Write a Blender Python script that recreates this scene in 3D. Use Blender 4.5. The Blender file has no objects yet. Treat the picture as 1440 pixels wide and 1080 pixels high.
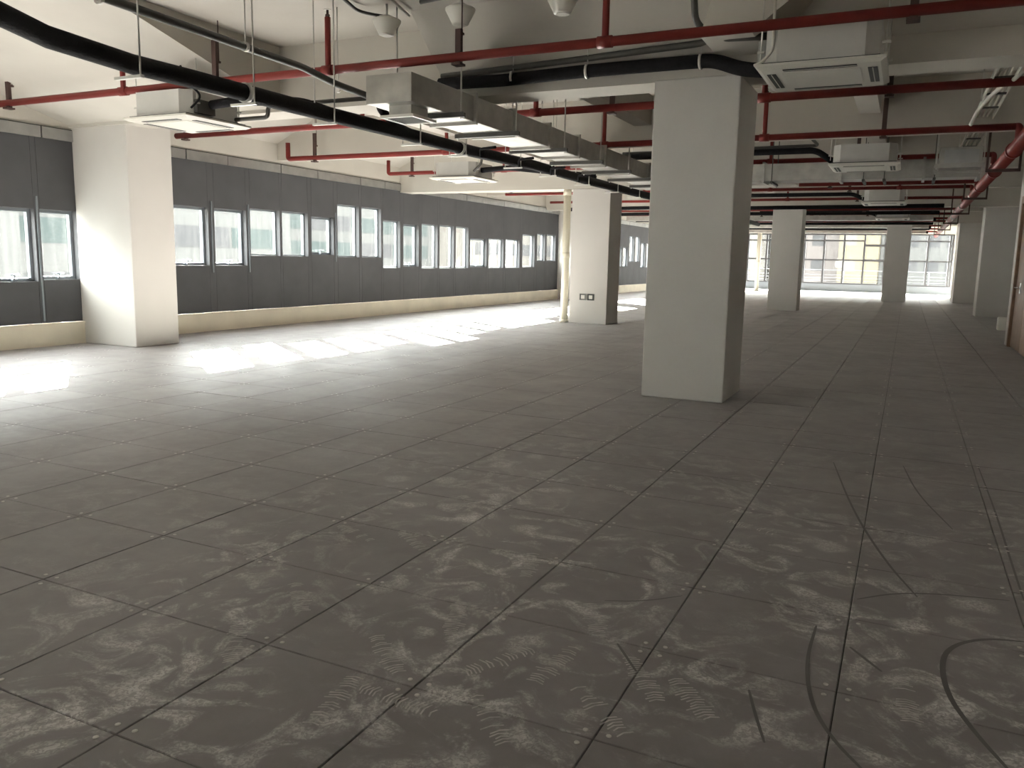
import bpy, bmesh, math, random
from mathutils import Vector, Matrix
random.seed(7)
S = bpy.context.scene
COL = S.collection

# ------------------------------------------------------------------ camera
FPX, CX, CY, CAM_Z = 1130.53, 724.5, 534.36, 1.3415
R_RIGHT = Vector((0.90000127, 0.43542917, 0.01997866))
R_DOWN = Vector((0.08287342, -0.12593522, -0.98857085))
R_FWD = Vector((-0.42793656, 0.89137072, -0.14942736))
cam_data = bpy.data.cameras.new('camera')
cam = bpy.data.objects.new('camera', cam_data); COL.objects.link(cam)
cam_data.sensor_fit = 'HORIZONTAL'; cam_data.sensor_width = 36.0
cam_data.lens = FPX / 1440 * 36.0
cam_data.shift_x = -(CX - 720) / 1440
cam_data.shift_y = (CY - 540) / 1440
cam_data.clip_end = 500
m = Matrix.Identity(4)
for i in range(3):
    m[i][0] = R_RIGHT[i]; m[i][1] = -R_DOWN[i]; m[i][2] = -R_FWD[i]
m.translation = Vector((0, 0, CAM_Z))
cam.matrix_world = m
S.camera = cam

# ------------------------------------------------------------------ light
SKY = 3.7
world = bpy.data.worlds.new('hazy_sky'); S.world = world
world.use_nodes = True
bg = world.node_tree.nodes['Background']
bg.inputs[0].default_value = (1.0, 0.985, 0.965, 1); bg.inputs[1].default_value = SKY
sun_d = bpy.data.lights.new('sun', 'SUN'); sun_d.energy = 42.0; sun_d.angle = math.radians(0.6)
sun_d.color = (1.0, 0.955, 0.90)
sun = bpy.data.objects.new('sun', sun_d); COL.objects.link(sun)
sun.rotation_euler = Vector((1.90, -1.42, -1.0)).to_track_quat('-Z', 'Y').to_euler()
S.view_settings.view_transform = 'Standard'; S.view_settings.look = 'None'
S.view_settings.exposure = 3.24; S.view_settings.gamma = 1.0
S.view_settings.use_curve_mapping = False
S.cycles.diffuse_bounces = 8; S.cycles.max_bounces = 12; S.cycles.transparent_max_bounces = 16

# ------------------------------------------------------------------ materials
def mat(name, col, rough=.6, metal=0., spec=.5, noise=0., nscale=3., bump=0., bscale=60.):
    m = bpy.data.materials.new(name); m.use_nodes = True
    nt = m.node_tree; b = nt.nodes['Principled BSDF']
    b.inputs['Base Color'].default_value = (*col, 1); b.inputs['Roughness'].default_value = rough
    b.inputs['Metallic'].default_value = metal; b.inputs['Specular IOR Level'].default_value = spec
    tc = nt.nodes.new('ShaderNodeNewGeometry')
    if noise:
        n = nt.nodes.new('ShaderNodeTexNoise'); n.inputs['Scale'].default_value = nscale
        n.inputs['Detail'].default_value = 6
        nt.links.new(tc.outputs['Position'], n.inputs['Vector'])
        r = nt.nodes.new('ShaderNodeMapRange')
        r.inputs[1].default_value = .3; r.inputs[2].default_value = .7
        r.inputs[3].default_value = 1 - noise; r.inputs[4].default_value = 1 + noise
        nt.links.new(n.outputs['Fac'], r.inputs[0])
        mx = nt.nodes.new('ShaderNodeVectorMath'); mx.operation = 'SCALE'
        mx.inputs[0].default_value = col
        nt.links.new(r.outputs[0], mx.inputs['Scale'])
        nt.links.new(mx.outputs[0], b.inputs['Base Color'])
    if bump:
        n = nt.nodes.new('ShaderNodeTexNoise'); n.inputs['Scale'].default_value = bscale
        nt.links.new(tc.outputs['Position'], n.inputs['Vector'])
        bp = nt.nodes.new('ShaderNodeBump'); bp.inputs['Strength'].default_value = bump
        bp.inputs['Distance'].default_value = .01
        nt.links.new(n.outputs['Fac'], bp.inputs['Height']); nt.links.new(bp.outputs[0], b.inputs['Normal'])
    return m

M = {}
M['paint'] = mat('off_white_paint', (.56, .54, .505), .75, noise=.03, nscale=1.5)
M['ceil'] = mat('ceiling_paint', (.50, .475, .42), .8, noise=.05, nscale=1.2, bump=.1, bscale=12)
M['grey'] = mat('dark_grey_cladding', (.088, .089, .093), .7, spec=.15, noise=.08, nscale=2.)
M['plinth'] = mat('beige_plinth', (.74, .68, .55), .7, noise=.08, nscale=2.)
M['alu'] = mat('window_frame_grey', (.20, .22, .24), .45, .3)
M['darkalu'] = mat('dark_aluminium', (.055, .055, .058), .5)
M['galv'] = mat('galvanised_steel', (.40, .385, .35), .48, .55, noise=.14, nscale=6.)
M['acbody'] = mat('cassette_body_grey', (.50, .49, .46), .5, .15, noise=.06, nscale=4.)
M['galv_trim'] = mat('galvanised_trim', (.40, .40, .39), .36, .85, noise=.10, nscale=5.)
M['red'] = mat('red_pipe_paint', (.18, .026, .021), .5, spec=.25, noise=.1, nscale=4.)
M['rust'] = mat('dark_red_steel', (.06, .030, .024), .6, noise=.15, nscale=8.)
M['black'] = mat('black_foam_insulation', (.009, .0085, .010), .8, spec=.2, noise=.3, nscale=20., bump=.5, bscale=50.)
M['dgrey'] = mat('dark_grey_pipe', (.065, .063, .055), .5)
M['white'] = mat('white_plastic', (.66, .64, .58), .4)
M['panelw'] = mat('cassette_white_plastic', (.60, .585, .52), .45)
M['slot'] = mat('dark_slot', (.03, .032, .03), .6)
M['grille'] = mat('grille_grey', (.16, .16, .145), .6)
M['rod'] = mat('zinc_rod', (.55, .54, .50), .45, .5)
M['cream'] = mat('cream_pipe', (.66, .62, .50), .4)
M['wood'] = mat('brown_wood', (.20, .115, .065), .5, noise=.2, nscale=9.)
M['wood2'] = mat('light_brown_wood', (.34, .22, .15), .5, noise=.15, nscale=9.)
M['chrome'] = mat('chrome', (.8, .8, .8), .2, 1.)
M['joint'] = mat('floor_joint_dark', (.03, .028, .026), .8)
M['screw'] = mat('steel_screw', (.62, .60, .57), .4, .6)
M['scuff'] = mat('black_scuff', (.12, .112, .112), .5)
M['cable'] = mat('white_cable', (.62, .60, .53), .5)

def floor_material():
    m = bpy.data.materials.new('dusty_grey_floor_tile'); m.use_nodes = True
    nt = m.node_tree; N = nt.nodes.new; L = nt.links.new
    b = nt.nodes['Principled BSDF']
    g = N('ShaderNodeNewGeometry')
    def noise(scale, det=5, dist=0., vec=None, rough=.6):
        n = N('ShaderNodeTexNoise'); n.inputs['Scale'].default_value = scale
        n.inputs['Detail'].default_value = det; n.inputs['Distortion'].default_value = dist
        n.inputs['Roughness'].default_value = rough
        L(vec if vec else g.outputs['Position'], n.inputs['Vector']); return n.outputs['Fac']
    def ramp(f, a, b_, lo=0., hi=1.):
        r = N('ShaderNodeMapRange'); r.interpolation_type = 'SMOOTHSTEP'
        r.inputs[1].default_value = a; r.inputs[2].default_value = b_
        r.inputs[3].default_value = lo; r.inputs[4].default_value = hi
        L(f, r.inputs[0]); return r.outputs[0]
    def mul(a, c, op='MULTIPLY'):
        x = N('ShaderNodeMath'); x.operation = op
        L(a, x.inputs[0])
        if isinstance(c, (int, float)): x.inputs[1].default_value = c
        else: L(c, x.inputs[1])
        return x.outputs[0]
    # trodden dust: shoe-sized smears carrying fine tread lines, thickest on the walkway by the near tiles
    big = ramp(noise(1.1, 3), .36, .56)
    smear = ramp(noise(4.2, 6, 1.6), .47, .66)
    tread = ramp(noise(60, 2, 1.2), .42, .58, .35, 1.)
    vor = N('ShaderNodeTexVoronoi'); vor.inputs['Scale'].default_value = 3.1
    L(g.outputs['Position'], vor.inputs['Vector'])
    foot = ramp(vor.outputs['Distance'], .15, .30, 1., 0.)
    d1 = mul(mul(smear, tread), big)
    d2 = mul(mul(foot, tread), ramp(noise(2.3, 2), .46, .56))
    dust = mul(mul(d1, mul(d2, .7), 'ADD'), 1.0)
    sep = N('ShaderNodeSeparateXYZ'); L(g.outputs['Position'], sep.inputs[0])
    near = mul(ramp(sep.outputs[1], 2.6, 6.5, 1., .12), ramp(sep.outputs[0], -3.6, -1.9, .15, 1.))
    dust = mul(dust, near)
    tone = ramp(noise(.9, 4), .3, .7, .86, 1.12)
    mott = ramp(noise(9., 5), .3, .7, .93, 1.07)
    base = N('ShaderNodeVectorMath'); base.operation = 'SCALE'; base.inputs[0].default_value = (.215, .197, .200)
    L(mul(tone, mott), base.inputs['Scale'])
    mix = N('ShaderNodeMix'); mix.data_type = 'RGBA'
    L(mul(dust, .95), mix.inputs[0]); L(base.outputs[0], mix.inputs[6]); mix.inputs[7].default_value = (.66, .64, .63, 1)
    L(mix.outputs[2], b.inputs['Base Color'])
    L(ramp(noise(2.2, 5), .3, .7, .44, .56), b.inputs['Roughness'])
    b.inputs['Specular IOR Level'].default_value = .5; b.inputs['IOR'].default_value = 1.5
    b.inputs['Sheen Weight'].default_value = .16; b.inputs['Sheen Roughness'].default_value = .55   # thin dust film
    b.inputs['Sheen Tint'].default_value = (1, .97, .90, 1)
    bp = N('ShaderNodeBump'); bp.inputs['Strength'].default_value = .06; bp.inputs['Distance'].default_value = .004
    L(noise(7., 4), bp.inputs['Height']); L(bp.outputs[0], b.inputs['Normal'])
    return m
M['floor'] = floor_material()

def glass_material(name, dust, tint=(.93, .96, .95)):
    m = bpy.data.materials.new(name); m.use_nodes = True
    nt = m.node_tree; N = nt.nodes.new; L = nt.links.new
    out = nt.nodes['Material Output']; nt.nodes.remove(nt.nodes['Principled BSDF'])
    tr = N('ShaderNodeBsdfTransparent'); tr.inputs[0].default_value = (*tint, 1)
    gl = N('ShaderNodeBsdfGlossy'); gl.inputs['Roughness'].default_value = .03
    fr = N('ShaderNodeFresnel'); fr.inputs[0].default_value = 1.45
    gm = N('ShaderNodeNewGeometry'); inv = N('ShaderNodeMath'); inv.operation = 'SUBTRACT'; inv.inputs[0].default_value = 1.0
    L(gm.outputs['Backfacing'], inv.inputs[1])
    fm = N('ShaderNodeMath'); fm.operation = 'MULTIPLY'; L(fr.outputs[0], fm.inputs[0]); L(inv.outputs[0], fm.inputs[1])   # outer skin reflects; no false total reflection inside the thin pane
    mx = N('ShaderNodeMixShader'); L(fm.outputs[0], mx.inputs[0]); L(tr.outputs[0], mx.inputs[1]); L(gl.outputs[0], mx.inputs[2])
    tl = N('ShaderNodeBsdfTranslucent'); tl.inputs[0].default_value = (.8, .8, .78, 1)
    g = N('ShaderNodeNewGeometry'); mp = N('ShaderNodeMapping'); mp.inputs['Scale'].default_value = (14, 14, 1.5)
    L(g.outputs['Position'], mp.inputs[0])
    n = N('ShaderNodeTexNoise'); n.inputs['Scale'].default_value = 1.0; n.inputs['Detail'].default_value = 5
    L(mp.outputs[0], n.inputs['Vector'])
    r = N('ShaderNodeMapRange'); r.inputs[1].default_value = .35; r.inputs[2].default_value = .7
    r.inputs[3].default_value = dust * .5; r.inputs[4].default_value = dust * 1.5
    L(n.outputs['Fac'], r.inputs[0])
    m2 = N('ShaderNodeMixShader'); L(r.outputs[0], m2.inputs[0]); L(mx.outputs[0], m2.inputs[1]); L(tl.outputs[0], m2.inputs[2])
    L(m2.outputs[0], out.inputs[0])
    return m
M['glass'] = glass_material('dusty_window_glass', .002)

# ------------------------------------------------------------------ mesh helpers
class MB:
    def __init__(s): s.bm = bmesh.new()
    def box(s, x0, x1, y0, y1, z0, z1):
        v = [s.bm.verts.new(p) for p in ((x0,y0,z0),(x1,y0,z0),(x1,y1,z0),(x0,y1,z0),(x0,y0,z1),(x1,y0,z1),(x1,y1,z1),(x0,y1,z1))]
        for f in ((0,3,2,1),(4,5,6,7),(0,1,5,4),(1,2,6,5),(2,3,7,6),(3,0,4,7)): s.bm.faces.new([v[i] for i in f])
        return s
    def prism(s, poly, axis, a, b):
        """extrude a 2D polygon along x (poly in y,z), y (poly in x,z) or z (poly in x,y)"""
        def P(p, t): return (t, p[0], p[1]) if axis == 'x' else (p[0], t, p[1]) if axis == 'y' else (p[0], p[1], t)
        A = [s.bm.verts.new(P(p, a)) for p in poly]; B = [s.bm.verts.new(P(p, b)) for p in poly]
        n = len(poly)
        s.bm.faces.new(A[::-1]); s.bm.faces.new(B)
        for i in range(n): s.bm.faces.new((A[i], A[(i+1) % n], B[(i+1) % n], B[i]))
        return s
    def tube(s, pts, r, n=10, cap=True):
        pts = [Vector(p) for p in pts]; rings = []
        up = None
        for i, p in enumerate(pts):
            t = ((pts[i] - pts[i-1]).normalized() if i else Vector()) + ((pts[i+1] - pts[i]).normalized() if i < len(pts)-1 else Vector())
            if t.length < 1e-6: t = pts[i] - pts[i-1]
            t.normalize()
            if up is None: up = Vector((0,0,1)) if abs(t.z) < .9 else Vector((1,0,0))
            sd = t.cross(up); 
            if sd.length < 1e-4: sd = t.cross(Vector((0,1,0)))
            sd.normalize(); up = sd.cross(t).normalized()
            rr = r[i] if isinstance(r, (list, tuple)) else r
            rings.append([s.bm.verts.new(p + (sd*math.cos(2*math.pi*k/n) + up*math.sin(2*math.pi*k/n))*rr) for k in range(n)])
        for a, b in zip(rings, rings[1:]):
            for k in range(n):
                f = s.bm.faces.new((a[k], a[(k+1) % n], b[(k+1) % n], b[k])); f.smooth = True
        if cap: s.bm.faces.new(rings[0]); s.bm.faces.new(rings[-1][::-1])
        return s
    def lathe(s, prof, c, n=20):
        rings = [[s.bm.verts.new((c[0]+r*math.cos(2*math.pi*k/n), c[1]+r*math.sin(2*math.pi*k/n), c[2]+z)) for k in range(n)] for r, z in prof]
        for a, b in zip(rings, rings[1:]):
            for k in range(n):
                f = s.bm.faces.new((a[k], a[(k+1) % n], b[(k+1) % n], b[k])); f.smooth = True
        s.bm.faces.new(rings[0][::-1]); s.bm.faces.new(rings[-1])
        return s
    def bevel(s, w, seg=2):
        bmesh.ops.bevel(s.bm, geom=list(s.bm.edges), offset=w, segments=seg, affect='EDGES', profile=.5)
        return s
    def mesh(s, name, material):
        bmesh.ops.recalc_face_normals(s.bm, faces=s.bm.faces)
        me = bpy.data.meshes.new(name); s.bm.to_mesh(me); s.bm.free(); me.materials.append(material)
        return me
    def build(s, name, material, parent=None):
        o = bpy.data.objects.new(name, s.mesh(name, material)); COL.objects.link(o)
        o.shadow_terminator_geometry_offset = 0.0
        if parent is not None: attach(o, parent)
        return o
def world_loc(o):
    v = Vector(o.location)
    while o.parent is not None: o = o.parent; v = v + o.location
    return v
def attach(o, parent):
    """parents are never rotated or scaled: keep world coordinates"""
    o.parent = parent; o.location = Vector(o.location) - world_loc(parent)
def empty(name, loc):
    o = bpy.data.objects.new(name, None); COL.objects.link(o); o.location = loc; o.empty_display_size = .1; return o
def tag(o, label=None, cat=None, group=None, kind=None):
    if label: o['label'] = label
    if cat: o['category'] = cat
    if group: o['group'] = group
    if kind: o['kind'] = kind
    return o
def arc(p, c, q, n=5):
    """rounded corner: quadratic from p via c to q"""
    p, c, q = Vector(p), Vector(c), Vector(q)
    return [tuple(p*(1-t)**2 + c*2*t*(1-t) + q*t*t) for t in [i/n for i in range(n+1)]]
def rounded(pts, r):
    out = [pts[0]]
    for a, b, c in zip(pts, pts[1:], pts[2:]):
        a, b, c = Vector(a), Vector(b), Vector(c)
        ra = min(r, (a-b).length*.45); rc = min(r, (c-b).length*.45)
        out += arc(b + (a-b).normalized()*ra, b, b + (c-b).normalized()*rc, 5)
    return out + [pts[-1]]
def pix(p):
    q = Vector(p) - Vector((0, 0, CAM_Z)); d = q.dot(R_FWD)
    if d < .2: return None
    return CX + FPX*q.dot(R_RIGHT)/d, CY + FPX*q.dot(R_DOWN)/d, d

# ------------------------------------------------------------------ room extents
XL, XR, YB, YF, ZS = -10.74, 1.67, -8.0, 45.0, 3.75

# ------------------------------------------------------------------ floor
fl = MB().box(-11.1, 3.2, YB-.2, YF+.3, -.30, -.022).build('floor', M['joint'])
tag(fl, kind='structure')
TX, TY, T = -3.692, 1.997, .6
def tile_geo(mb, x, y):
    e, c = .0020, .0024
    x0, x1, y0, y1 = x+e, x+T-e, y+e, y+T-e
    v = [mb.bm.verts.new(p) for p in ((x0,y0,-.022),(x1,y0,-.022),(x1,y1,-.022),(x0,y1,-.022),(x0,y0,-c),(x1,y0,-c),(x1,y1,-c),(x0,y1,-c),
         (x0+c,y0+c,0),(x1-c,y0+c,0),(x1-c,y1-c,0),(x0+c,y1-c,0))]
    for f in ((0,1,5,4),(1,2,6,5),(2,3,7,6),(3,0,4,7),(4,5,9,8),(5,6,10,9),(6,7,11,10),(7,4,8,11),(8,9,10,11)): mb.bm.faces.new([v[i] for i in f])
cells = []
for i in range(-13, 12):
    for j in range(-18, 72):
        x, y = TX + T*i, TY + T*j
        if x + T < -11.05 or x > 3.1 or y + T < YB or y > YF: continue
        p = pix((x+T/2, y+T/2, 0)); area = 0
        if p and -90 < p[0] < 1530 and p[1] < 1170: area = 1/p[2]**3
        cells.append((area, x, y))
cells.sort(reverse=True)
tmb = MB(); tile_geo(tmb, 0, 0); tile_me = tmb.mesh('tile', M['floor'])
rest = MB(); scr = MB()
for k, (a, x, y) in enumerate(cells):
    if k < 300 and a > 0:
        o = bpy.data.objects.new('tile', tile_me); COL.objects.link(o); o.parent = fl
        o.location = (x, y, random.uniform(-.0006, .0006))
    else: tile_geo(rest, x, y)
    if a > 0 and k < 330:
        for sx in (.035, T-.035):
            for sy in (.035, T-.035): 
                scr.lathe([(.0085, -.002), (.0085, .0012), (.004, .002)], (x+sx, y+sy, 0), 8)
tag(rest.build('tile_field', M['floor'], fl), kind='stuff')
tag(scr.build('corner_screws', M['screw'], fl), kind='stuff')
def scuff(pts, w, name='scuff_mark'):
    P = [Vector((*p, 0)) for p in pts]
    for _ in range(3):
        Q = [P[0]]
        for a, b in zip(P, P[1:]): Q += [a*.75 + b*.25, a*.25 + b*.75]
        P = Q + [P[-1]]
    mb = MB(); prev = None
    for i, p in enumerate(P):
        t = (P[min(i+1, len(P)-1)] - P[max(i-1, 0)]).normalized(); n = Vector((-t.y, t.x, 0))
        ww = w*(.25 + .75*math.sin(math.pi*min(1, max(0, i/(len(P)-1))))**.5)
        a = mb.bm.verts.new((p.x-n.x*ww, p.y-n.y*ww, .0011)); b = mb.bm.verts.new((p.x+n.x*ww, p.y+n.y*ww, .0011))
        if prev: mb.bm.faces.new((prev[0], a, b, prev[1]))
        prev = (a, b)
    return tag(mb.build(name, M['scuff'], fl), 'curved black wheel scuff')
def fp(u, v):
    d = R_RIGHT*((u-CX)/FPX) + R_DOWN*((v-CY)/FPX) + R_FWD
    t = -CAM_Z/d.z; return (d.x*t, d.y*t)
for pts, w in (([(1148,880),(1133,930),(1140,990),(1170,1040),(1215,1085)], .007), ([(1440,903),(1390,898),(1345,905),(1323,925),(1330,975),(1370,1030),(1420,1085)], .009),
               ([(1172,650),(1200,720),(1245,790),(1290,840)], .006), ([(1270,655),(1290,695),(1340,745)], .005), ([(1205,843),(1260,834),(1330,836),(1420,845)], .006),
               ([(1195,910),(1240,945)], .006), ([(1375,655),(1400,720),(1425,800),(1440,845)], .005), ([(1053,970),(1062,1005),(1075,1045)], .005),
               ([(868,905),(895,945)], .005), ([(850,845),(905,846),(960,838)], .004)):
    scuff([fp(*p) for p in pts], w)

M['dust'] = mat('pale_dust', (.50, .475, .465), .9, noise=.25, nscale=30.)
def footprint(u, v, ang, seed, cover):
    rnd = random.Random(seed); x, y = fp(u, v); mb = MB(); ca, sa = math.cos(ang), math.sin(ang)
    for i in range(20):
        t = i/19; w = .034 + .016*math.sin(math.pi*min(1, t*1.15))**2 - (.012 if .35 < t < .5 else 0)
        if rnd.random() > cover: continue
        a = -w*rnd.uniform(.5, 1); b = w*rnd.uniform(.5, 1); yy = (t-.5)*.27; bow = .008
        pts = [(a, yy), (a, yy+.006), ((a+b)/2, yy+.006+bow), (b, yy+.006), (b, yy), ((a+b)/2, yy+bow)]
        vs = [mb.bm.verts.new((x+px*ca-py*sa, y+px*sa+py*ca, .0010)) for px, py in pts]
        mb.bm.faces.new((vs[0], vs[5], vs[2], vs[1])); mb.bm.faces.new((vs[5], vs[4], vs[3], vs[2]))
    tag(mb.build('dust_footprint', M['dust'], fl), 'pale dusty shoe print', kind='stuff')
for k, (u, v, a) in enumerate(((835,872,.5), (780,935,-.1), (975,985,.7), (545,920,.9), (500,750,1.2), (580,760,1.0), (660,705,.9), (640,870,.4), (470,985,.2), (560,985,1.5), (905,955,.6),
        (420,840,.8), (700,930,-.5), (845,1000,.9), (880,690,1.1), (1060,742,1.2), (745,795,.3), (690,1010,.8), (330,905,.7), (1275,985,.1))):
    footprint(u, v, a, k, .75)

# ------------------------------------------------------------------ ceiling slab and beams
ce = tag(MB().box(-11.2, 3.2, YB-.2, YF+.3, ZS, ZS+.25).build('ceiling', M['ceil']), kind='structure')
def beam(mb, name='ceiling_beam'):
    return tag(mb.build(name, M['ceil'], ce))
beam(MB().box(-10.74, 3.0, 7.75, 8.2, 3.02, ZS))                                   # beam over the nearest columns
beam(MB().box(-10.74, -2.0, 16.0, 16.5, 2.80, ZS))
beam(MB().box(-2.0, 3.0, 16.0, 16.5, 3.02, ZS))
beam(MB().box(-10.74, 3.0, 24.4, 24.9, 2.92, ZS))
beam(MB().box(-10.74, 3.0, 34.1, 34.6, 2.97, ZS))
beam(MB().box(-10.74, 3.0, -.4, .1, 3.02, ZS)); beam(MB().box(-10.74, 3.0, -7.9, -7.5, 3.02, ZS))
for y, z in ((3.7, 3.3), (11.95, 3.06), (20.3, 3.06), (29.4, 3.1), (39.5, 3.1)): beam(MB().box(-10.74, 3.0, y, y+.28, z, ZS), 'secondary_beam')
for x in (-6.95, -3.72, -.62):                                                     # narrow beams down the hall
    for a, b in ((.1, 3.7), (8.2, 11.95), (12.23, 16.0), (16.5, 20.3), (20.58, 24.4), (24.9, 29.4), (29.68, 34.1), (34.6, 39.5), (39.78, 45)):
        if x == -.62 and a < 8: continue
        beam(MB().box(x-.13, x+.13, a, b, 3.33, ZS), 'secondary_beam')
# haunches running down to the beam by the nearest columns
beam(MB().prism([(5.15, ZS), (7.75, 3.06), (7.75, ZS)], 'x', -10.74, -6.9), 'ceiling_haunch')
beam(MB().prism([(7.15, ZS), (7.75, 3.25), (7.75, ZS)], 'x', -4.67, 1.66), 'ceiling_haunch')
beam(MB().prism([(-1.72, 3.2), (-1.56, ZS), (-.75, ZS), (-.9, 3.5), (-1.3, 3.2)], 'y', 7.0, 7.76), 'column_head')
beam(MB().prism([(8.2, 3.1), (8.9, ZS), (8.2, ZS)], 'x', -10.74, -7.1), 'ceiling_haunch')
# edge beam and its haunch over the window wall
beam(MB().prism([(-11.1, 3.0), (-10.74, 3.0), (-10.74, 3.36), (-9.9, ZS), (-11.1, ZS)], 'y', YB, YF), 'edge_beam')

# ------------------------------------------------------------------ columns
def column(x0, x1, y0, y1, h, label, head=None):
    o = MB().box(x0, x1, y0, y1, 0, h).bevel(.012, 2).build('column', M['paint'])
    return tag(o, label, 'column', kind='structure')
column(-2.31, -1.50, 7.74, 8.62, 3.04, 'broad white square column in front of the duct, nearest to the ceiling cassettes')
column(-10.74, -9.63, 7.79, 8.53, 3.10, 'white column built against the dark window wall beside the sunlit floor')
column(-6.44, -5.60, 16.0, 16.75, 2.80, 'white column with two wall sockets and a cream downpipe beside it')
column(-3.62, -2.80, 24.45, 25.25, 2.92, 'off-white column standing alone before the glazed end wall')
column(-.83, .02, 34.1, 34.9, 2.97, 'grey shaded column standing against the bright end windows')
column(1.62, 2.45, 34.6, 36.6, 3.75, 'shaded column joined to the side wall near the end windows')
column(1.78, 2.75, 25.6, 26.5, 3.75, 'pale pier projecting from the side wall beyond the brown door')
column(-10.74, -10.15, 25.5, 26.3, 3.0, 'white pier on the dark window wall behind the cream downpipe')

# ------------------------------------------------------------------ left wall: dark cladding with scattered windows
wl = tag(MB().box(XL-.36, XL+.05, YB, YF, -.1, .30).build('wall_left', M['plinth']), kind='structure')
MB().box(XL-.02, XL+.065, YB, YF, .30, .318).build('plinth_cap', M['plinth'], wl)
# (y0, y1, z0, z1, opens)
WIN = [(-2.6,-1.9,.9,1.88,1), (-1.75,-1.05,.9,1.88,0), (-.9,-.2,1.1,2.1,0), (-.05,.65,1.1,2.1,1), (.8,1.5,1.3,2.38,0), (1.65,2.35,1.3,2.38,0),
       (2.5,3.2,1.07,2.13,0), (3.35,4.05,1.07,2.13,1), (4.2,4.85,1.07,2.13,0), (5.0,5.7,.9,1.88,0), (5.85,6.45,.9,1.88,1), (6.58,7.17,.9,1.88,1), (7.25,7.79,.92,1.88,1),
       (9.40,10.22,1.12,2.09,1), (10.36,11.1,1.12,2.09,1), (11.2,11.96,1.3,2.14,0), (12.03,12.76,1.3,2.14,0), (12.87,13.56,1.34,2.09,1), (13.69,14.42,1.3,2.38,0),
       (14.52,15.24,1.3,2.38,0), (15.32,16.0,1.07,2.14,0), (16.14,16.8,1.1,2.09,1), (16.94,17.68,1.06,2.14,0), (17.78,18.5,1.06,2.14,0), (18.6,19.28,1.06,2.14,0),
       (19.38,20.34,1.09,1.86,1), (20.46,21.4,1.06,1.89,0), (21.54,22.5,1.06,1.9,0), (22.7,23.6,1.08,2.08,0), (23.79,24.42,1.28,2.14,0), (24.55,25.3,1.28,2.14,0)]
y = 26.6
k = 0
while y < 44:
    b, t = ((1.06, 2.14), (1.06, 2.14), (1.28, 2.14), (1.1, 1.9), (1.3, 2.38))[(k//2) % 5]
    WIN.append((y, y+.68, b, t, k % 3 == 1)); y += .84; k += 1
D = .15        # depth of the reveals
ZT = 2.84
def panel(y0, y1, z0, z1, proud=0.):
    if y1 - y0 < .012 or z1 - z0 < .012: return
    g = .004
    MB().box(XL-D, XL+proud, y0+g*.5, y1-g*.5, z0+g*.5, z1-g*.5).build('wall_panel', M['grey'], wl)
MB().box(XL-.36, XL-D, YB, YF, ZT, ZS).build('outer_wall', M['grey'], wl)
prev = YB
for y0, y1, z0, z1, op in WIN:
    a = (prev + y0)/2 if prev > YB else YB
    panel(prev, y0, .318, ZT)
    panel(y0, y1, .318, z0); panel(y0, y1, z1, ZT)
    prev = y1
panel(prev, YF, .318, ZT)
n_win = 0
pane_cache = {}
for y0, y1, z0, z1, op in WIN:
    n_win += 1
    fw = .045 if op else .028
    xo, xi = XL-D, XL-D+.06
    f = MB()
    f.box(xo, xi, y0, y0+fw, z0, z1); f.box(xo, xi, y1-fw, y1, z0, z1)
    f.box(xo, xi, y0+fw, y1-fw, z0, z0+fw); f.box(xo, xi, y0+fw, y1-fw, z1-fw, z1)
    w = tag(f.build('window_%d' % n_win, M['alu']), kind='structure')
    MB().box(xo+.02, xo+.028, y0+fw, y1-fw, z0+fw, z1-fw).build('pane', M['glass'], w)
    if op:
        c = (y0+y1)/2
        h = MB().box(xi, xi+.05, c-.035, c+.035, z0+.005, z0+.04)
        h.tube([(xi+.03, c, z0+.03), (xi+.035, c, z0+.085)], .012, 8)
        h.tube([(xi+.035, c-.05, z0+.088), (xi+.035, c+.07, z0+.088)], .010, 8)
        h.build('handle', M['alu'], w)
# vertical blade trims beside some openings
for yy, z0, z1 in ((7.21, .35, 2.05), (7.85, .9, 1.9), (10.29, 1.0, 2.2), (11.15, 1.0, 2.2), (13.62, 1.2, 2.2)):
    MB().box(XL, XL+.018, yy-.012, yy+.012, z0, z1).build('blade_trim', M['alu'], wl)
# galvanised strip over the cladding, in separate lengths
tr = empty('trim_1', (XL, 10, 2.9)); tag(tr, kind='structure')
y = YB; k = 0
while y < YF:
    L = (1.32, 1.05, 1.4, .9)[k % 4]
    MB().box(XL-.02, XL+.03 + .004*(k % 2), y+.009, min(y+L, YF)-.009, ZT-.005, 2.985).build('trim_plate', M['galv_trim'], tr)
    y += L; k += 1

MB().box(XL-.02, XL+.022, YB, YF, ZT-.004, 2.998).build('trim_shadow_strip', M['slot'], tr)  # dark strip: plate joints, and painted shade of the gap above them
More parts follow.
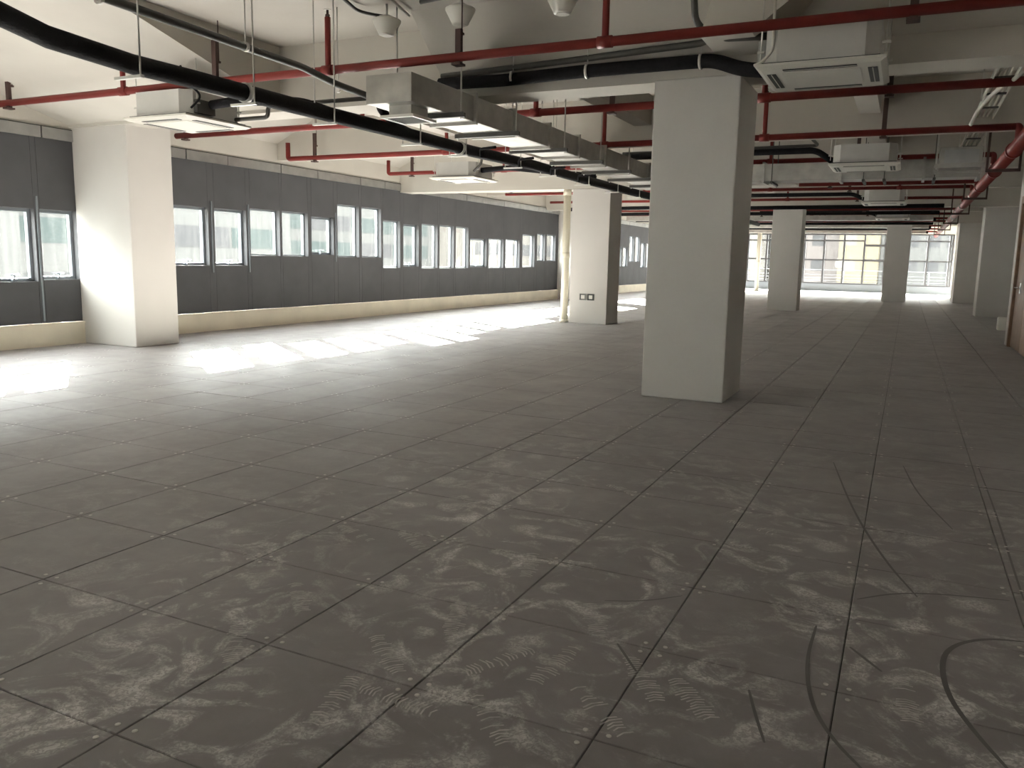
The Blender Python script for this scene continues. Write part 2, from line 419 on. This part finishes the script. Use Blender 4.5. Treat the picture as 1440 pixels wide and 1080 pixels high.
# ------------------------------------------------------------------ end wall with curtain glazing
wf = tag(MB().box(-11.1, 3.2, YF, YF+.2, -.1, .38).build('wall_far', M['alu']), kind='structure')
MB().box(-11.1, 3.2, YF, YF+.2, 2.92, ZS).build('lintel', M['ceil'], wf)
n_win += 1
cw = empty('window_%d' % n_win, (-4, YF+.1, .38)); tag(cw, kind='structure')
xs = [-10.7 + .96*i for i in range(14)]
xs = [x for x in xs if x < 1.9] + [1.9]
for x in xs: MB().box(x-.045, x+.045, YF-.02, YF+.14, .38, 2.92).build('mullion', M['darkalu'], cw)
for i, (a, b) in enumerate(zip(xs, xs[1:])):
    op = i % 4 == 1
    zt = (1.60, 2.35 if op else 2.58)
    for z in (.40, *zt, 2.90):
        h = .055 if (op and z in zt) else .035
        MB().box(a+.045, b-.045, YF+.0, YF+.13, z-h, z+h).build('transom', M['darkalu'], cw)
    for z0, z1 in ((.42, zt[0]-.03), (zt[0]+.03, zt[1]-.03), (zt[1]+.03, 2.88)):
        MB().box(a+.045, b-.045, YF+.08, YF+.088, z0, z1).build('pane', M['glass'], cw)
    if op: MB().box((a+b)/2-.09, (a+b)/2+.09, YF-.02, YF+.03, 1.63, 1.67).build('handle', M['alu'], cw)
MB().box(1.9, 3.2, YF, YF+.2, .38, 2.92).build('end_panel', M['paint'], wf)
rl = empty('balcony_railing', (-4, YF+.9, 0))
tag(rl, 'thin dark balcony railing outside the glazed end wall', 'railing')
for z in (.5, .66, .82, 1.06): MB().tube([(-11, YF+.9, z), (3, YF+.9, z)], .022 if z > 1 else .012, 8).build('rail', M['darkalu'], rl)
for i in range(8): MB().tube([(-11+2*i, YF+.9, -.3), (-11+2*i, YF+.9, 1.06)], .02, 8).build('post', M['darkalu'], rl)
MB().box(-11.5, 3.5, YF+.3, YF+1.1, -.5, -.3).build('kerb', M['darkalu'], rl)

# ------------------------------------------------------------------ right and back walls, door
wr = tag(MB().box(XR, XR+.18, 16.34, 16.76, -.1, ZS).box(XR, XR+.18, YB, 13.6, -.1, ZS).box(XR, XR+.18, 13.6, 16.34, 2.55, ZS).build('wall_right', M['paint']), kind='structure')
tag(MB().box(2.75, 2.95, YB, YF, -.1, ZS).box(XR+.18, 2.95, 16.5, 16.7, -.1, ZS).build('wall_right_recess', M['paint']), kind='structure')
FILL_WINDOWS = [(-7.6, -6.4), (-2.4, -1.2)]                                  # unseen windows added behind the camera to brighten front-facing surfaces
bw = MB().box(-11.1, 3.0, YB-.2, YB, -.1, 1.0).box(-11.1, 3.0, YB-.2, YB, 2.0, ZS)
for a, b in ((-11.1, -7.6), (-6.4, -2.4), (-1.2, 3.0)): bw.box(a, b, YB-.2, YB, 1.0, 2.0)
tag(bw.build('wall_back', M['paint']), kind='structure')
for x0, x1 in FILL_WINDOWS:
    n_win += 1
    f = MB()
    f.box(x0, x0+.05, YB-.14, YB-.06, 1., 2.).box(x1-.05, x1, YB-.14, YB-.06, 1., 2.).box(x0+.05, x1-.05, YB-.14, YB-.06, 1., 1.05).box(x0+.05, x1-.05, YB-.14, YB-.06, 1.95, 2.)
    w = tag(f.build('window_%d' % n_win, M['alu']), kind='structure')  # added window, only there to let in fill light
    MB().box(x0+.05, x1-.05, YB-.105, YB-.097, 1.05, 1.95).build('pane', M['glass'], w)
d = tag(MB().box(XR-.015, XR+.19, 16.22, 16.34, -.1, 2.55).box(XR-.015, XR+.19, 13.6, 13.72, -.1, 2.55).box(XR-.015, XR+.19, 13.72, 16.22, 2.43, 2.55).build('door_1', M['wood']), kind='structure')
MB().box(XR+.03, XR+.075, 14.99, 16.215, .012, 2.425).bevel(.006, 1).build('door_leaf', M['wood'], d)
MB().box(XR+.03, XR+.075, 13.725, 14.98, .012, 2.425).bevel(.006, 1).build('door_leaf', M['wood2'], d)
h = MB().box(XR+.018, XR+.03, 15.55, 15.61, .93, 1.11)
h.tube([(XR+.02, 15.58, 1.03), (XR-.04, 15.58, 1.03), (XR-.045, 15.72, 1.03)], .011, 8).build('handle', M['chrome'], d)
jb = MB().box(XR-.13, XR+.02, 16.76, 16.93, .24, .47).bevel(.012, 2).build('junction_box', M['white'])
tag(jb, 'small white box fixed low on the wall end beside the brown door', 'box')
MB().box(XR-.136, XR-.13, 16.775, 16.915, .255, .455).build('cover', M['white'], jb)

# ------------------------------------------------------------------ sockets and downpipes on the columns
for k, (x, lab) in enumerate(((-6.13, 'dark framed wall socket on the column, nearer the cream downpipe'), (-5.955, 'black framed wall socket with white centre on the column'))):
    s = MB().box(x-.078, x+.078, 15.985, 16.0, .50, .635).bevel(.004, 1).build('wall_socket', M['slot'] if k else M['grille'])
    tag(s, lab, 'socket')
    MB().box(x-.04, x+.04, 15.978, 15.986, .53, .605).build('insert', M['white'], s)
    MB().box(x-.06, x-.045, 15.98, 15.986, .515, .62).build('rim', M['slot'], s)
def downpipe(x, y, r, top, label):
    e = MB().lathe([(r, 0), (r, top)], (x, y, 0), 20).build('downpipe', M['cream'])
    tag(e, label, 'pipe')
    MB().lathe([(r*1.12, .0), (r*1.22, .01), (r*1.22, .06), (r*1.12, .07)], (x, y, 0), 20).build('floor_collar', M['cream'], e)
    for z in (1.38, top-.12): MB().lathe([(r, 0), (r*1.12, .01), (r*1.12, .10), (r, .11)], (x, y, z), 20).build('coupling', M['cream'], e)
    return e
downpipe(-6.60, 16.12, .078, 2.80, 'cream vertical downpipe standing beside the socketed column')
downpipe(-6.65, 41.2, .10, 3.74, 'pale vertical downpipe standing before the glazed end wall')

# ------------------------------------------------------------------ sprinkler branch pipes
def clevis(mb, x, y, z, r, top):
    mb.tube([(x, y, z+r), (x, y, top)], .006, 6)
def branch(y, z, x0, x1, r, risers, angles, label, group=None, up_left=False, main=True, detail=True):
    e = empty('sprinkler_pipe', (x0, y, z))
    tag(e, label, 'pipe', group)
    pts = [(x0, y, z), (x1, y, z)]
    if up_left: pts = [(x0, y, z+.28), (x0, y, z)] + pts[1:]
    MB().tube(rounded(pts, .05) if up_left else pts, r, 12).build('pipe_run', M['red'], e)
    for x in risers:
        MB().tube([(x, y, z), (x, y, ZS-.14)], r*.72, 10).build('riser', M['red'], e)
        MB().tube([(x-r*1.5, y, z), (x+r*1.5, y, z)], r*1.22, 12).build('tee_fitting', M['red'], e)
        hd = MB().lathe([(r*.5, 0), (r*.55, .03), (.012, .035), (.012, .07)], (x, y, ZS-.145), 10).build('sprinkler_head', M['rust'], e)
        if detail: MB().lathe([(.034, 0), (.036, .004)], (x, y, ZS-.075), 10).build('deflector', M['rod'], hd)
    for x in angles:
        MB().box(x-.028, x+.028, y-.012, y+.028, z-.07, z + (.24 if abs(x+3.79) < .01 else .42)).box(x-.045, x+.045, y-.05, y+.05, z-.075, z-.055).tube([(x, y+.06, z+.2), (x, y+.06, ZS)], .006, 6).box(x-.02, x+.02, y+.02, y+.07, z+.2, z+.22).build('hanger_bracket', M['rust'], e)
    if main:
        MB().tube(rounded([(x1-.02, y, z), (1.07, y, z), (1.07, y, 2.84)], .06), r*1.05, 10).build('drop_to_main', M['red'], e)
    return e
branch(6.58, 3.12, -10.74, 1.66, .041, (-8.14, -5.25, -2.40), (-10.2, -6.74, -3.79, -.11), 'red sprinkler pipe in front of the first ceiling beam, above the duct end', main=False)
branch(9.5, 3.15, -10.6, 1.05, .045, (-7.0, -4.35, -1.58), (-10.4, -3.35, -.32), 'red sprinkler pipe just behind the first ceiling beam')
branch(11.62, 3.03, -10.2, 1.05, .042, (-6.9, -4.2, -1.9), (-9.6, -.42), 'red sprinkler pipe with upturned end before the second cassette row', up_left=True)
branch(14.9, 3.10, -10.3, 1.05, .040, (-7.5, -4.3, -2.3), (-9.7, -.9), 'red sprinkler pipe with upturned end just above the crosswise duct', up_left=True)
branch(18.3, 3.00, -9.6, 1.05, .038, (-6.6, -3.6), (-9.0, -1.6), 'red sprinkler pipe with upturned end just behind the socketed column', up_left=True)
for y in (19.6, 22.6, 26.2, 28.6, 31.3, 33.2, 37, 40, 43):
    branch(y, 3.02 if y < 25 else 2.98, -9.8, 1.05, .036, (-6.0, -3.0, -.3), (-4.6, -1.3), 'dark red sprinkler branch pipe far down the hall toward the end windows', 'far sprinkler branch pipes', detail=False)

mp = empty('fire_main_pipe', (1.07, 4, 2.8)); tag(mp, 'thick red fire main pipe running along the side wall under the ceiling', 'pipe')
MB().tube([(1.07, 3.0, 2.8), (1.07, 43.5, 2.8)], .085, 16).build('pipe_run', M['red'], mp)
for y in (6, 9.2, 12.0, 14.5, 17.2, 19.0, 22.2, 24.2, 26.6, 29.2, 32, 34.6, 37.4, 40.2):
    MB().tube([(1.07, y-.05, 2.8), (1.07, y+.05, 2.8)], .098, 16).build('coupling', M['galv'] if y > 18 else M['red'], mp)
for y in (8.9, 13.2, 18.4, 23.5, 28.5, 33.5, 38.5):
    b = MB().box(.86, .89, y-.02, y+.02, 2.66, ZS).box(1.25, 1.28, y-.02, y+.02, 2.66, ZS).box(.86, 1.28, y-.02, y+.02, 2.66, 2.70).build('hanger_frame', M['rust'], mp)

# ------------------------------------------------------------------ long black insulated pipe with its hangers
ins = empty('insulated_pipe', (-5.2, 6, 2.7)); tag(ins, 'thick black insulated pipe running the length of the hall beside the duct', 'pipe')
path = [(-4.75,2.3,2.74), (-4.99,3.2,2.72), (-5.14,3.6,2.70), (-5.21,4.3,2.685), (-5.24,4.9,2.70), (-5.24,6.1,2.70), (-5.16,7.56,2.69), (-5.16,9.3,2.69), (-5.03,11,2.69), (-5.0,13.2,2.67), (-4.92,15.85,2.66), (-4.92,20,2.70), (-4.92,30,2.72)]
MB().tube(path, .072, 14).build('pipe_run', M['black'], ins)
def at_y(yy):
    for a, b in zip(path, path[1:]):
        if a[1] <= yy <= b[1]:
            t = (yy-a[1])/(b[1]-a[1]); return a[0]+(b[0]-a[0])*t, a[2]+(b[2]-a[2])*t
for yy in (4.28, 5.45, 6.5, 7.95, 9.0, 10.4, 11.5, 12.9, 14.3, 15.5, 18, 21, 24.0):
    x, z = at_y(yy)
    top = ZS - (.5 if abs(yy-3.85) < .2 else 0)
    MB().tube([(x+.10, yy, z-.10), (x+.10, yy, top)], .007, 6).build('hanger_rod', M['rod'], ins)
    if yy > 6: MB().tube([(x-.14, yy, z-.10), (x-.14, yy, top)], .006, 6).build('hanger_rod', M['rod'], ins)
    MB().box(x-.16, x+.12, yy-.015, yy+.015, z-.105, z-.085).build('hanger_bar', M['rod'], ins)
for yy in (5.45, 9.0): 
    x, z = at_y(yy); MB().tube([(x, yy-.02, z), (x, yy+.02, z)], .085, 14).build('pipe_clamp', M['rod'], ins)
dr = empty('drain_pipe', (-5.28, 4, 3.1)); tag(dr, 'thin dark grey drain pipe above the black pipe, dropping down beside the duct end', 'pipe')
MB().tube(rounded([(-5.25,2.6,3.12), (-5.28,6.25,3.08), (-5.2,6.6,3.0), (-5.15,7.1,2.965), (-5.1,7.6,2.93)], .1), .033, 10).build('pipe_run', M['dgrey'], dr)
MB().tube(rounded([(-5.13,7.25,2.95), (-5.15,7.32,2.86), (-5.15,7.62,2.74), (-5.15,8.05,2.70)], .12), .045, 10).build('bend', M['black'], dr)
for yy in (4.1, 5.5, 6.75): MB().tube([(-5.27, yy, 3.05), (-5.27, yy, ZS)], .006, 6).tube([(-5.27, yy-.015, 3.09 if yy < 6.3 else 2.985), (-5.27, yy+.015, 3.09 if yy < 6.3 else 2.985)], .042, 10).build('hanger_rod', M['rod'], dr)

# ------------------------------------------------------------------ ventilation ducts
def ydduct():
    e = empty('ventilation_duct', (-4.3, 6.24, 2.70)); tag(e, 'long galvanised rectangular duct with a square diffuser under its open end', 'duct')
    x0, x1, z0, z1 = -4.56, -4.07, 2.70, 2.95
    ys = [6.24, 7.4, 8.3, 9.28, 10.26, 11.3, 12.4, 13.5, 14.7, 15.9]
    for a, b in zip(ys, ys[1:]):
        MB().box(x0, x1, a+.004, b-.004, z0, z1).bevel(.005, 1).build('duct_section', M['galv'], e)
        MB().box(x0-.03, x1+.03, b-.018, b+.018, z0-.03, z0).box(x0-.03, x1+.03, b-.018, b+.018, z1, z1+.03).box(x0-.03, x0, b-.018, b+.018, z0, z1).box(x1, x1+.03, b-.018, b+.018, z0, z1).build('flange', M['galv'], e)
    for yy in (6.88, 8.08, 9.45, 10.75, 12.0, 13.2, 14.4):
        MB().box(x0-.12, x1+.18, yy-.02, yy+.02, z0-.045, z0-.005).box(x0-.12, x1+.18, yy-.022, yy-.018, z0-.045, z0-.0).build('hanger_bar', M['dgrey'], e)
        for x in (x0-.09, x1+.14): MB().tube([(x, yy, z0-.06), (x, yy, ZS)], .008, 6).build('hanger_rod', M['rod'], e)
    n = MB().box(-4.40, -4.16, 6.38, 6.66, 2.61, 2.70).build('diffuser_neck', M['galv'], e)
    dfm = MB()
    X0, X1, Y0, Y1, zb, zt = -4.46, -4.10, 6.32, 6.72, 2.585, 2.61
    dfm.box(X0, X0+.03, Y0, Y1, zb, zt).box(X1-.03, X1, Y0, Y1, zb, zt).box(X0+.03, X1-.03, Y0, Y0+.03, zb, zt).box(X0+.03, X1-.03, Y1-.03, Y1, zb, zt)
    df = dfm.build('diffuser', M['white'], e)
    MB().box(X0+.03, X1-.03, Y0+.03, Y1-.03, zb+.012, zt).build('core', M['grille'], df)
    sl = MB()
    for i in range(9): sl.box(X0+.03, X1-.03, Y0+.05+.036*i, Y0+.056+.036*i, zb+.002, zb+.012)
    tag(sl.build('diffuser_slats', M['grille'], df), kind='stuff')
    # black drops hooking from the duct to the long pipe
    for yy in (8.9, 10.0, 11.1, 12.2):
        MB().tube(rounded([(-4.60, yy, 2.665), (-4.86, yy+.1, 2.665), (-4.86, yy+.12, 2.57)], .04), .018, 8).build('drain_hook', M['black'], e)
    return e
ydduct()
e = empty('ventilation_duct', (-1, 14.3, 2.7)); tag(e, 'galvanised duct crossing the hall below the red pipe toward the side wall', 'duct')
xs_ = [-3.6, -2.3, -1.1, .1, .84]
for a, b in zip(xs_, xs_[1:]):
    MB().box(a+.004, b-.004, 14.2, 14.65, 2.70, 2.98).bevel(.005, 1).build('duct_section', M['galv'], e)
    MB().box(b-.02, b+.02, 14.17, 14.68, 2.67, 2.70).box(b-.02, b+.02, 14.17, 14.2, 2.70, 3.01).box(b-.02, b+.02, 14.17, 14.68, 2.98, 3.01).build('flange', M['galv'], e)
for x in (-2.15, -.75, -.45, .25):
    MB().box(x-.02, x+.02, 14.1, 14.75, 2.655, 2.69).tube([(x, 14.13, 2.64), (x, 14.13, 3.75)], .008, 6).tube([(x, 14.72, 2.64), (x, 14.72, 3.75)], .008, 6).build('hanger', M['dgrey'], e)
e = empty('fan_unit', (.7, 13.6, 2.75)); tag(e, 'boxy galvanised fan unit hung beside the fire main pipe', 'fan unit')
MB().box(.28, .82, 13.3, 13.95, 2.77, 3.03).bevel(.006, 1).build('casing', M['galv'], e)
MB().box(.22, .85, 13.25, 13.29, 2.74, 2.80).build('support_channel', M['galv'], e); MB().box(.22, .85, 13.95, 13.99, 2.74, 2.80).build('support_channel', M['galv'], e)
for x in (.25, .835):
    for y in (13.27, 13.97): MB().tube([(x, y, 2.72), (x, y, 3.75)], .008, 6).build('hanger_rod', M['rod'], e)
MB().box(.34, .77, 13.285, 13.3, 2.81, 2.99).build('access_panel', M['galv_trim'], e)

# ------------------------------------------------------------------ ceiling cassettes
def cassette(cx, cy, z, label, body_h=.25, group=None, detail=True):
    e = empty('ceiling_cassette', (cx, cy, z)); tag(e, label, 'air conditioner', group)
    h, c = .42, .10
    oc = [(cx-h+c, cy-h), (cx+h-c, cy-h), (cx+h, cy-h+c), (cx+h, cy+h-c), (cx+h-c, cy+h), (cx-h+c, cy+h), (cx-h, cy+h-c), (cx-h, cy-h+c)]
    MB().prism(oc, 'z', z+.055, z+.055+body_h).build('body', M['acbody'], e)
    MB().box(cx-h-.01, cx+h+.01, cy-h-.01, cy+h+.01, z+.04, z+.056).build('gasket', M['slot'], e)
    # flat panel with sloping rim
    b = MB(); P, Q = .475, .435
    lo = [b.bm.verts.new((cx+sx*Q, cy+sy*Q, z)) for sx, sy in ((-1,-1),(1,-1),(1,1),(-1,1))]
    md = [b.bm.verts.new((cx+sx*P, cy+sy*P, z+.022)) for sx, sy in ((-1,-1),(1,-1),(1,1),(-1,1))]
    hi = [b.bm.verts.new((cx+sx*P, cy+sy*P, z+.04)) for sx, sy in ((-1,-1),(1,-1),(1,1),(-1,1))]
    for A, B in ((lo, md), (md, hi)):
        for i in range(4): b.bm.faces.new((A[i], A[(i+1) % 4], B[(i+1) % 4], B[i]))
    b.bm.faces.new(lo); b.bm.faces.new(hi)
    pn = b.build('panel', M['panelw'], e)
    for dx, dy in ((0,-1),(0,1),(-1,0),(1,0)):
        a, t = .27, .034
        if dx: q = MB().box(cx+dx*.375-t, cx+dx*.375+t, cy-a, cy+a, z-.004, z+.006)
        else: q = MB().box(cx-a, cx+a, cy+dy*.375-t, cy+dy*.375+t, z-.004, z+.006)
        lv = q.build('air_slot', M['slot'], pn)
        if detail:
            if dx: MB().box(cx+dx*.375-.004, cx+dx*.375+.004, cy-a, cy+a, z-.006, z-.0045).build('louver', M['panelw'], lv)
            else: MB().box(cx-a, cx+a, cy+dy*.375-.004, cy+dy*.375+.006, z-.006, z-.0045).build('louver', M['panelw'], lv)
    g = MB().box(cx-.29, cx+.29, cy-.29, cy+.29, z-.006, z+.004).bevel(.003, 1).build('intake_grille', M['panelw'], pn)
    for sx in (-1, 1):
        for sy in (-1, 1):
            x, y = cx+sx*.46, cy+sy*.30
            MB().tube([(x, y, z+.10), (x, y, ZS)], .007, 6).box(x-.03*(1 if sx < 0 else 1), x+.03, y-.015, y+.015, z+.16, z+.175).build('hanger_rod', M['rod'], e)
    return e
def cassette_pipes(e, pts_thick, pts_thin=None):
    MB().tube(rounded(pts_thick, .10), .048, 10).build('insulated_feed', M['black'], e)
    if pts_thin: MB().tube(rounded(pts_thin, .06), .024, 8).build('drain_feed', M['dgrey'], e)
a1 = cassette(-7.45, 6.86, 2.75, 'white ceiling cassette beside the wall column, metal body exposed above')
cassette_pipes(a1, [(-6.98,6.75,2.93), (-6.6,6.75,2.95), (-5.9,6.95,2.93), (-5.3,7.3,2.72)], [(-7.03,7.15,2.84), (-6.55,7.15,2.84), (-6.55,7.15,2.96), (-5.3,7.25,2.98)])
MB().tube(rounded([(-7.02,6.5,2.86), (-6.9,6.55,2.98), (-7.05,6.5,3.12), (-7.15,6.5,3.3)], .08), .012, 8).build('cable', M['black'], a1)
MB().box(-7.05, -6.98, 6.55, 6.8, 2.82, 2.96).build('valve_box', M['dgrey'], a1)
a2 = cassette(-7.6, 13.45, 2.75, 'white ceiling cassette hung between the window wall and the socketed column')
cassette_pipes(a2, [(-7.15,13.3,2.92), (-6.6,13.3,2.95), (-5.0,13.5,2.78)], [(-7.15,13.0,2.87), (-7.0,13.0,3.0), (-6.98,13.0,3.2)])
a3 = cassette(-.745, 7.26, 2.85, 'large-looking white ceiling cassette beside the head of the broad front column', .29)
MB().tube(rounded([(-4.6,7.6,3.14), (-3.9,7.62,3.13), (-3.0,7.62,3.15), (-1.9,7.62,3.15), (-1.72,7.6,3.14), (-1.45,7.5,3.02), (-1.15,7.42,2.97)], .12), .062, 12).build('insulated_feed', M['black'], a3)
MB().tube(rounded([(-4.6,7.64,3.225), (-3.0,7.64,3.27), (-1.84,7.6,3.30), (-1.75,7.5,3.31), (-1.84,7.3,3.42), (-1.84,7.2,3.64), (-1.6,7.2,3.62), (-1.58,7.2,3.22), (-1.15,7.2,3.2)], .06), .03, 10).build('drain_feed', M['dgrey'], a3)
for x in (-3.75, -2.95, -1.85): MB().tube([(x-.012,7.62,3.145), (x+.012,7.62,3.145)], .07, 12).tube([(x,7.62,3.2), (x,7.62,3.5)], .006, 6).build('pipe_clamp', M['rod'], a3)
MB().box(-1.24, -1.17, 7.0, 7.22, 2.92, 3.12).bevel(.004, 1).build('valve_box', M['galv_trim'], a3)
MB().tube(rounded([(-1.1,6.80,3.75), (-1.1,6.86,3.0), (-1.18,6.86,2.92), (-1.24,6.88,2.905)], .05), .012, 8).build('cable', M['cable'], a3)
a4 = cassette(-.69, 13.2, 2.75, 'white ceiling cassette hung in front of the crosswise duct')
cassette_pipes(a4, [(-4.5,13.35,3.06), (-1.4,13.35,3.06), (-1.15,13.3,2.88)], [(-4.5,13.4,3.13), (-1.38,13.4,3.14), (-1.5,13.1,3.25)])
a5 = cassette(-.62, 20.9, 2.75, 'small distant ceiling cassette behind the crosswise duct', detail=False)
cassette_pipes(a5, [(-4.5,20.9,3.0), (-1.3,20.9,3.0), (-1.05,20.9,2.88)])
a6 = cassette(-.55, 27.6, 2.75, 'smallest distant ceiling cassette before the end windows', detail=False)
cassette_pipes(a6, [(-4.5,27.6,3.0), (-1.3,27.6,3.0), (-1.0,27.6,2.88)])
for y, z in ((23.4, 2.86), (26.9, 2.9), (30.2, 2.86), (33.5, 2.9), (36.2, 2.86), (38.6, 2.9), (41.5, 2.86)):
    o = MB().tube([(-9.5,y,z), (-7,y,z+.03), (-4,y,z), (.7,y,z+.02)], .055, 10).build('insulated_pipe', M['black'])
    tag(o, 'black insulated pipe crossing under the ceiling near the end windows', 'pipe', 'far crosswise insulated pipes')
for y, z in ((29, 2.80), (35.2, 2.82), (40.6, 2.80)):
    o = MB().box(-9.5, .6, y, y+.35, z, z+.16).bevel(.006, 1).build('ventilation_duct', M['galv'])
    tag(o, 'flat galvanised duct crossing under the ceiling near the end windows', 'duct', 'far crosswise ducts')

# ------------------------------------------------------------------ cone speakers and conduits
def cone(x, y, z, label):
    e = MB().lathe([(.060, 0), (.075, .004), (.082, .02), (.125, .10), (.138, .125), (.138, .14), (.12, .15)], (x, y, z), 28).build('ceiling_speaker', M['white'])
    tag(e, label, 'speaker')
    MB().lathe([(.055, -.004), (.058, .002)], (x, y, z), 24).build('speaker_grille', M['panelw'], e)
    MB().box(x-.05, x+.05, y-.05, y+.05, z+.15, z+.18).tube([(x, y, z+.18), (x, y, ZS)], .012, 8).build('mount', M['rod'], e)
cone(-4.75, 6.85, 3.46, 'white cone-shaped ceiling speaker above the open end of the duct')
cone(-3.90, 6.80, 3.46, 'white cone-shaped ceiling speaker with a dark hanger bracket below it')
cone(-2.90, 6.84, 3.46, 'white cone-shaped ceiling speaker nearest the red riser by the front column')
def conduit(pts, r, label):
    o = MB().tube(rounded(pts, .12), r, 8).build('conduit', M['dgrey'] if r > .014 else M['rod']); tag(o, label, 'conduit')
conduit([(-4.4,4.6,3.71), (-5.05,6.8,3.70), (-4.8,6.95,3.66)], .016, 'dark thin conduit on the ceiling feeding the speaker over the duct end')
conduit([(-4.2,5.2,3.72), (-4.5,6.4,3.715), (-4.66,7.1,3.70)], .014, 'pale thin conduit on the ceiling bending beside the duct speaker')
conduit([(-4.3,6.75,3.69), (-3.93,6.70,3.69), (-2.2,6.65,3.69)], .02, 'straight grey conduit on the ceiling between the cone speakers')

# ------------------------------------------------------------------ cable tray and loose cables near the side wall
e = empty('cable_tray', (.72, 8.4, 3.2)); tag(e, 'light metal cable tray with white cables beside the fire main pipe', 'cable tray')
for x in (.60, .80): MB().box(x-.006, x+.006, 8.3, 20, 3.18, 3.24).build('side_rail', M['panelw'], e)
for i in range(13): MB().box(.606, .794, 8.6+i*.85, 8.66+i*.85, 3.185, 3.20).build('rung', M['dgrey'], e)
for k in range(3): MB().tube([(.64+.05*k, 8.3, 3.215), (.65+.05*k, 11, 3.22), (.63+.05*k, 14, 3.215), (.64+.05*k, 20, 3.22)], .012, 6).build('cable', M['cable'], e)
for y in (8.9, 10.6, 12.8, 15.0, 17.5):
    for x in (.58, .82): MB().tube([(x, y, 3.17), (x, y, ZS)], .007, 6).build('hanger_rod', M['rod'], e)
o = MB().tube(rounded([(1.3,8.4,3.6), (.98,8.9,3.38), (.78,9.4,3.14), (.70,9.9,3.18), (.55,10.3,3.05), (.52,11.0,2.98), (.56,11.8,3.12)], .3), .022, 8).build('loose_cable', M['cable'])
tag(o, 'loose white cable drooping beside the metal cable tray', 'cable')

# ------------------------------------------------------------------ outside: ground, facades
M['ground'] = mat('pale_ground', (.17, .165, .155), .9, noise=.15, nscale=.2)
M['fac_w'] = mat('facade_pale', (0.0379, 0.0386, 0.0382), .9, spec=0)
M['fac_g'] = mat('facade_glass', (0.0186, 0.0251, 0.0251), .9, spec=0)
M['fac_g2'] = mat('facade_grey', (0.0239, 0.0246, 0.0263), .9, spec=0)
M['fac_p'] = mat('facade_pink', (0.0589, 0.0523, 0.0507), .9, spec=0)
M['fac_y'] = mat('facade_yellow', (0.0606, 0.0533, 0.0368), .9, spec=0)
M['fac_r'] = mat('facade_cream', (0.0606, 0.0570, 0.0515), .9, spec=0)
tag(MB().box(-260, 200, -200, 260, -12.2, -12).build('ground', M['ground']), kind='structure')
def facade_x(name, x, y0, y1, z1, label, wallm, glassm, fh=3.2, bay=3.0, band=1.5):
    """building whose face looks toward +x"""
    e = empty(name, (x, (y0+y1)/2, -12)); tag(e, label, 'building')
    MB().box(x-14, x, y0, y1, -12, z1).build('wall', wallm, e)
    z = -1.5; k = 0
    while z + band < z1:
        y = y0 + .5
        while y + bay < y1:
            MB().box(x-.05, x+.03, y, y+bay-.25, z, z+band).build('window', glassm if (k % 3) else M['fac_g2'], e)
            y += bay; k += 1
        z += fh
def facade_y(name, y, x0, x1, z1, label, wallm, glassm, fh=3.0, bay=2.2, band=1.3):
    e = empty(name, ((x0+x1)/2, y, -12)); tag(e, label, 'building')
    MB().box(x0, x1, y, y+14, -12, z1).build('wall', wallm, e)
    z = -2.4
    while z + band < min(z1, 12):
        x = x0 + .4
        while x + bay < x1:
            MB().box(x, x+bay-.7, y-.03, y+.05, z, z+band).build('window', glassm, e); x += bay
        z += fh
facade_x('office_building', -46, 29, 52.5, 13.5, 'pale office block with window bands seen past the wall column', M['fac_w'], M['fac_g'], bay=5.5)
facade_x('office_building', -52, 53, 85, 14, 'grey-green office block opposite the middle of the window wall', M['fac_w'], M['fac_g'], fh=2.6, bay=7.5)
facade_x('office_building', -47, 85.5, 130, 13, 'distant office block opposite the far end of the window wall', M['fac_r'], M['fac_g2'], bay=8)
facade_x('office_building', -44, -30, 28.5, 12.5, 'office block opposite the nearest windows', M['fac_w'], M['fac_g'], bay=6)
facade_y('apartment_building', 100, -40, -16, 15.5, 'cream apartment block outside the end windows, behind the pale downpipe', M['fac_r'], M['fac_g2'])
facade_y('apartment_building', 106, -15.6, -7.6, 15.5, 'pinkish apartment block outside the end windows', M['fac_p'], M['fac_g2'])
facade_y('apartment_building', 103, -7.5, -3.2, 15.5, 'narrow yellow building outside the end windows', M['fac_y'], M['fac_r'])
facade_y('apartment_building', 108, -3.1, 30, 15.8, 'grey apartment block outside the end windows, nearest the side wall', M['fac_w'], M['fac_g2'])
